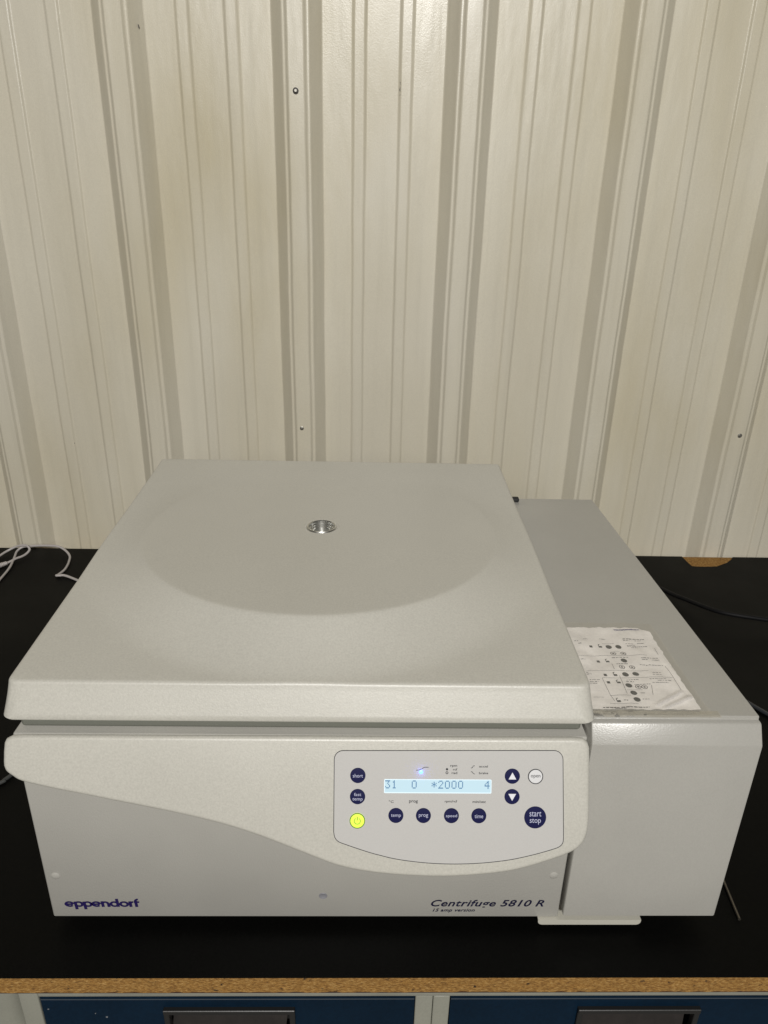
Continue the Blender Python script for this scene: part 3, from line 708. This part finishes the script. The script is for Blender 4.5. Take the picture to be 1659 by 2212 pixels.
def wordmark():
    """heavy round lower-case letters drawn as thick strokes; units: x-height 1"""
    T = .30
    def arc_(cx, cy, rx, ry, a0, a1, n=22): return [(cx+rx*math.cos(math.radians(a0+(a1-a0)*k/n)), cy+ry*math.sin(math.radians(a0+(a1-a0)*k/n))) for k in range(n+1)]
    rx, ry = .52, .36
    def e(x): return [arc_(x+.60, .5, rx, ry, 0, 318), [(x+.14, .49), (x+1.10, .49)]]
    def p(x): return [arc_(x+.66, .5, .50, ry, -150, 180), [(x+.20, .93), (x+.20, -.40)]]
    def d(x): return [arc_(x+.58, .5, .50, ry, 30, 330), [(x+1.06, 1.42), (x+1.06, .04)]]
    def o_(x): return [arc_(x+.62, .5, rx, ry, 0, 360)]
    def n_l(x): return [[(x+.20, .98), (x+.20, .02)], arc_(x+.62, .46, .42, .40, 170, 0) + [(x+1.04, .02)]]
    def r_(x): return [[(x+.20, .98), (x+.20, .02)], arc_(x+.62, .40, .42, .46, 165, 80)]
    def f_(x): return [[(x+.28, .02), (x+.28, 1.02)] + arc_(x+.66, 1.02, .38, .30, 180, 85), [(x+.02, .86), (x+.78, .86)]]
    seq = [(e, 0, 'e'), (p, 1.28, 'p'), (p, 2.56, 'p'), (e, 3.86, 'e'), (n_l, 5.16, 'n'), (d, 6.48, 'd'), (o_, 7.84, 'o'), (r_, 9.16, 'r'), (f_, 9.92, 'f')]
    tot = 10.76
    sx = .0774/tot; sz = .0084
    for fn, x, nm in seq:
        V = []; Fc = []
        for q, pl in enumerate(fn(x)):
            k0 = len(V)
            W3 = [Vector((.0157+a*sx + (-.0006*b if True else 0), 0, .0313+b*sz)) for a, b in pl]
            for i, pt in enumerate(W3):
                dd = (W3[min(i+1, len(W3)-1)]-W3[max(i-1, 0)])
                dd = dd.normalized(); hv = abs(dd.x)   # horizontals thinner than uprights
                t_ = (.0031*(1-hv)+.00215*hv)/2
                nn = Vector((-dd.z, 0, dd.x))*t_
                for s in (1, -1): V.append(Vector((pt.x+nn.x*s, -.00045-.00004*q, pt.z+nn.z*s)))
            Fc += [(k0+2*i, k0+2*i+2, k0+2*i+3, k0+2*i+1) for i in range(len(W3)-1)]
        mesh('wordmark_letter', V, Fc, LOGO, cf)
wordmark()

# ------------------------------------------------------------------ instruction sheet on the cooling unit
ZT = .2757
def sh(x, y):
    b = .0011 + .0009*noise.noise(Vector((x*75, y*55, 3.0))) + .0016*max(0, noise.noise(Vector((x*30, y*36, 8.0)))) + .0004*abs(noise.noise(Vector((x*190, y*170, 1.0))))
    # diagonal creases near the loose front corner
    for (ax, ay, bx, by, hgt) in ((.606, .0228, .6382, .0441, .0016), (.6128, .0185, .6431, .0351, .0016), (.6390, .118, .6470, .030, .0010)):
        dx, dy = bx-ax, by-ay; L_ = dx*dx+dy*dy; t = max(0, min(1, ((x-ax)*dx+(y-ay)*dy)/L_)); d = math.hypot(x-ax-t*dx, y-ay-t*dy)
        b += hgt*math.exp(-(d/.0018)**2)
    if y < .022: b += .0012*(.022-y)/.012*(.6+.8*noise.noise(Vector((x*90, 1, 1))))
    return ZT + max(b, .0004)
def ragged(u, v, kind):
    x0, x1, y0, y1 = (.5400, .6460, .0165, .1620) if kind == 'paper' else (.5392, .6530, .0085, .1700)
    x = x0+(x1-x0)*u; y = y0+(y1-y0)*v
    if kind == 'paper' and u > .9 and v > .93: x -= (u-.9)*.08*(v-.93)/.07*.8; y -= (v-.93)*.07*(u-.9)/.1
    if kind == 'paper': x += .0016*noise.noise(Vector((0, y*170, 2)))*(u > .99); y += .0016*noise.noise(Vector((x*170, 4, 2)))*(v > .99) + .0012*noise.noise(Vector((x*150, 9, 2)))*(v < .01)
    if kind != 'paper': y += .0015*noise.noise(Vector((x*60, 3, 2)))*(v < .01); x += .0010*noise.noise(Vector((5, y*60, 2)))*(u > .99)
    return x, y
def cloth(name, kind, m, parent, lift, nx=46, ny=64, th=.0001, extra=0):
    V = []; Fc = []
    for j in range(ny+1):
        for i in range(nx+1):
            x, y = ragged(i/nx, j/ny, kind); z = sh(x, y)+lift
            if extra: z += extra*(abs(noise.noise(Vector((x*55, y*38, 12)))) + .55*abs(noise.noise(Vector((x*140+y*60, y*120-x*50, 5)))))
            V.append((x, y, z))
    for j in range(ny):
        for i in range(nx): k = j*(nx+1)+i; Fc.append((k, k+1, k+nx+2, k+nx+1))
    o = mesh(name, V, Fc, m, parent, smooth=True)
    if o.data.polygons[0].normal.z < 0: o.data.flip_normals()
    return o
sheet_root = empty('instruction_sheet', (.593, .09, ZT), 'worn operating instruction sheet in a clear sleeve taped on the cooling unit top', 'instruction sheet')
pap = cloth('paper', 'paper', PAPER, sheet_root, 0)
cloth('plastic_sleeve', 'sleeve', SLEEVE, sheet_root, .0007, 110, 150, extra=.0015)
V = []; Fc = []; nx = 170; ny = 9
for i in range(nx+1):
    x = .5395+(.662-.5395)*i/nx
    am = 1.0 if x < .572 else max(.12, 1-(x-.572)/.03)
    for j in range(ny+1):
        t = j/ny; y = .0062+.0095*t + .0010*noise.noise(Vector((x*60, 0, 0)))*(t < .01 or t > .99)
        z = ZT+.0007+am*(.0042*max(0, noise.noise(Vector((x*130+y*60, y*260, 4)))) + .0016*abs(noise.noise(Vector((x*330, y*420, 9)))))*math.sin(math.pi*min(1, t*1.15+.08))
        V.append((x, y, z))
for i in range(nx):
    for j in range(ny): k = i*(ny+1)+j; Fc.append((k, k+ny+1, k+ny+2, k+1))
o = mesh('tape_strip', V, Fc, TAPE, sheet_root, smooth=True)
if o.data.polygons[0].normal.z < 0: o.data.flip_normals()
# printed marks: one piece of stuff-like print per kind
def marks(name, polys, m):
    V = []; Fc = []
    for pl in polys:
        k = len(V); V += [(x, y, sh(x, y)+.00022) for x, y in pl]; Fc.append(tuple(range(k, k+len(pl))))
    return mesh(name, V, Fc, m, pap)
def disc(x, y, r, n=14): return [(x+math.cos(2*math.pi*k/n)*r, y+math.sin(2*math.pi*k/n)*r*1.05) for k in range(n)]
BIG = [[.59, .1223], [.6007, .1225], [.5982, .0965], [.5919, .0725], [.6028, .0734], [.5892, .0541], [.5901, .0423], [.5897, .0317]]
RNG = [[.5911, .11], [.6021, .1102], [.5921, .0845], [.603, .085], [.5979, .0517], [.6041, .0515]]
SQR = [[.5703, .122], [.5704, .0948], [.5704, .0706], [.5702, .0589]]
LCK = [[.5806, .1225], [.5805, .0959], [.581, .0717], [.5805, .0594], [.571, .0297]]
for x, y in BIG: marks('printed_button', [disc(x, y, .0033)], PAPERINK2)
for x, y in RNG:
    rp = []
    for k in range(14):
        a, b = 2*math.pi*k/14, 2*math.pi*(k+1)/14
        rp.append([(x+math.cos(t)*r, y+math.sin(t)*r) for t, r in ((a, .0031), (b, .0031), (b, .0024), (a, .0024))])
    marks('printed_ring', rp + [disc(x, y, .0012, 8)], PAPERINK)
for x, y in SQR: marks('printed_symbol', [[(x-.0016, y-.0018), (x+.0016, y-.0018), (x+.0016, y+.0018), (x-.0016, y+.0018)]], PAPERINK2)
for x, y in LCK: marks('printed_symbol', [[(x-.0018, y-.0022), (x+.0018, y-.0022), (x+.0018, y+.0006), (x-.0018, y+.0006)], [(x-.0020, y+.0006), (x-.0013, y+.0006), (x-.0010, y+.0030), (x-.0018, y+.0030)], [(x-.0018, y+.0030), (x-.0010, y+.0024), (x+.0004, y+.0036), (x, y+.0042)]], PAPERINK2)
LN = [[.555,.1331,.5592,.1327,1],[.5659,.1377,.5713,.137,1],[.5843,.138,.5907,.1377,1],[.6101,.1375,.6344,.1374,2],[.6097,.1346,.6166,.1343,1],[.6221,.1346,.6297,.1348,1],[.6103,.1283,.6198,.1279,1],[.6237,.1299,.6322,.1296,1],[.6106,.1245,.6199,.1253,1],[.6107,.1232,.6327,.1236,1],[.614,.1205,.621,.1206,1],[.5581,.1287,.5624,.1288,1],[.5486,.1051,.6264,.1064,.5],[.5871,.1022,.6048,.1025,1],[.6177,.1009,.6367,.1017,1],[.6178,.0982,.624,.0983,1],[.629,.0979,.6363,.098,1],[.588,.0904,.6003,.0906,1],[.6126,.0894,.6213,.0878,1],[.6218,.0892,.6368,.0884,1],[.5531,.099,.5577,.0987,1],[.5521,.0753,.5546,.0753,1],[.5518,.0723,.5566,.0724,1],[.5524,.078,.618,.0789,.5],[.6208,.0756,.6294,.0758,1],[.6199,.0718,.629,.0719,1],[.552,.0627,.5623,.0625,1],[.5511,.0594,.5603,.0592,1],[.5503,.0566,.558,.0565,1],[.6137,.0643,.6307,.0649,1],[.6211,.0615,.6354,.0617,1],[.6144,.0582,.6312,.0585,1],[.5896,.0632,.6027,.0639,1],[.5887,.0604,.5965,.0604,1],[.5658,.0661,.6388,.0676,.5],[.5954,.0556,.6116,.0558,1],[.5851,.0468,.6006,.047,.6],[.5649,.0378,.5858,.0377,.5],[.5969,.0421,.6016,.0418,1],[.5953,.0322,.6025,.0323,1],[.5478,.0346,.5582,.0348,.6],[.5609,.0252,.5891,.0252,.6],[.5524,.0187,.5683,.0189,2],[.5703,.0195,.5977,.0204,2],[.5638,.0175,.5752,.0178,1],[.5761,.0298,.5802,.0295,1],[.5845,.1279,.5976,.1287,.6],[.593,.1144,.5994,.1145,.5]]
VL = [[.5851,.0705,.5829,.0404],[.5656,.0653,.5656,.0401],[.6387,.1185,.6389,.1075],[.6387,.0881,.6397,.0713],[.6397,.0713,.6394,.0473],[.6121,.0547,.6083,.0392],[.5656,.0401,.5671,.0297],[.5835,.0907,.5828,.0804]]
for x0_, y0_, x1_, y1_, w_ in LN:
    L_ = x1_-x0_; segs = []
    if w_ < .7:
        n = max(2, int(L_/.004)); hw = .00020
        for k in range(n):
            a = x0_+L_*k/n; b = x0_+L_*(k+1)/n; ya = y0_+(y1_-y0_)*k/n; yb = y0_+(y1_-y0_)*(k+1)/n
            segs.append([(a, ya-hw), (b, yb-hw), (b, yb+hw), (a, ya+hw)])
    else:
        a = x0_; hw = .00042 if w_ < 1.5 else .00065
        while a < x1_:            # words as short uneven dashes
            l = random.uniform(.0012, .0042); b = min(a+l, x1_); ya = y0_+(y1_-y0_)*(a-x0_)/L_; j = random.uniform(.7, 1.25)
            segs.append([(a, ya-hw*j), (b, ya-hw*j), (b, ya+hw*j), (a, ya+hw*j)]); a = b+random.uniform(.0004, .0011)
    marks('printed_line', segs, PAPERINK)
for x0_, y0_, x1_, y1_ in VL:
    n = 6; hw = .00018
    marks('printed_line', [[(x0_+(x1_-x0_)*k/n-hw, y0_+(y1_-y0_)*k/n), (x0_+(x1_-x0_)*k/n+hw, y0_+(y1_-y0_)*k/n), (x0_+(x1_-x0_)*(k+1)/n+hw, y0_+(y1_-y0_)*(k+1)/n), (x0_+(x1_-x0_)*(k+1)/n-hw, y0_+(y1_-y0_)*(k+1)/n)] for k in range(n)], PAPERINK)
pp = []
for k in range(30):
    a = .6065+.029*k/30; pp.append([(a, .1557+.0006*random.random()), (a+.00102, .1555+.0008*random.random()), (a+.00102, .1575+.0012*random.random()), (a, .1575+.0010*random.random())])
marks('printed_heading', pp, PURPLE)

# ------------------------------------------------------------------ cables and small things on the bench
rc = .0025
wc = tube('grey_cable', [(-.4100, .64, rc), (-.4190, .70, rc), (-.4228, .7649, rc), (-.4263, .813, .0035), (-.4350, .855, .006), (-.4400, .880, .0095), (-.4320, .8900, .0150), (-.4156, .8905, .0176), (-.3854, .8905, .0195), (-.3560, .8900, .0185), (-.3380, .8850, .0120), (-.3230, .8708, .0050),
     (-.3165, .8500, rc), (-.3122, .8295, rc), (-.3105, .8080, rc), (-.3135, .7860, .0035), (-.3151, .7803, .0045), (-.3080, .7800, .0048), (-.2981, .7815, .004), (-.2681, .7657, rc), (-.20, .72, rc), (-.10, .64, rc)], rc, CABLEW, None, 12, 8)
tag(wc, 'light grey cable bending along the wall foot and back behind the centrifuge', 'cable')
pc = empty('plugged_cable', (-.45, .83, 0), 'light grey cable loop ending in a ribbed plug at the left edge', 'cable')
tube('cable_loop', [(-.56, .75, rc), (-.52, .80, rc), (-.4800, .848, .004), (-.4645, .8800, .008), (-.4480, .8900, .0150), (-.4320, .8880, .0205), (-.4180, .8850, .0205), (-.4120, .8800, .0140), (-.4160, .8700, .0085), (-.4217, .8600, .007), (-.4290, .8500, .007), (-.4360, .8370, .006), (-.4410, .8300, .0055)], rc, CABLEW, pc, 12, 8)
tube('strain_relief', [(-.4400, .8318, .0055), (-.4470, .8230, .0055), (-.4560, .8110, .0055), (-.4680, .795, .0055)], lambda t: .0036+.0020*t+(.0007 if int(t*24) % 2 else 0), CABLEW, pc, 14, 8)
tube('plug', [(-.468, .795, .0070), (-.492, .763, .0070)], .0072, CABLEW, pc, 14, 4)
bc = tube('black_cable', [(.60, 1.0-.12, .004), (.74, .868, .004), (.84, .835, .004), (.9000, .8000, .005), (.9300, .7512, .008), (.9439, .7175, .012), (.9600, .6830, .018), (.9740, .6500, .024), (.9890, .6260, .028), (1.0080, .6120, .030), (1.0380, .6020, .030), (1.0900, .5950, .026), (1.17, .59, .018), (1.30, .60, .005)], .0043, CABLEB, None, 14, 8)
tag(bc, 'thick black cable arching over the bench right of the centrifuge', 'cable')
gc = tube('dark_cable', [(.76, .60, .0032), (.84, .50, .0032), (.90, .432, .0032), (.9309, .3899, .0032), (.9396, .3757, .0032), (.9521, .3560, .0032), (.98, .315, .0032), (1.03, .26, .0032)], .0032, CABLEG, None, 12, 8)
tag(gc, 'thin dark glossy cable on the bench at the right edge', 'cable')
lc = tube('dusty_cable', [(-.30, .10, .0026), (-.20, .165, .0026), (-.1554, .2043, .0026), (-.1522, .2095, .0026), (-.1400, .2300, .0026), (-.1150, .262, .0026), (-.06, .30, .0026), (-.012, .33, .0026)], .0026, mat("dusty_cable_jacket", (.05, .052, .05), .5), None, 12, 8)
tag(lc, 'dusty dark cable left of the centrifuge', 'cable')
rod = tube('metal_rod', [(.7395, .0085, .0017), (.7420, .034, .0017), (.7446, .0588, .0017), (.7500, .110, .0017), (.7600, .200, .0017)], .0017, ROD, None, 14, 4)
tag(rod, 'thin dull metal rod lying on the black bench beside the cooling unit', 'rod')
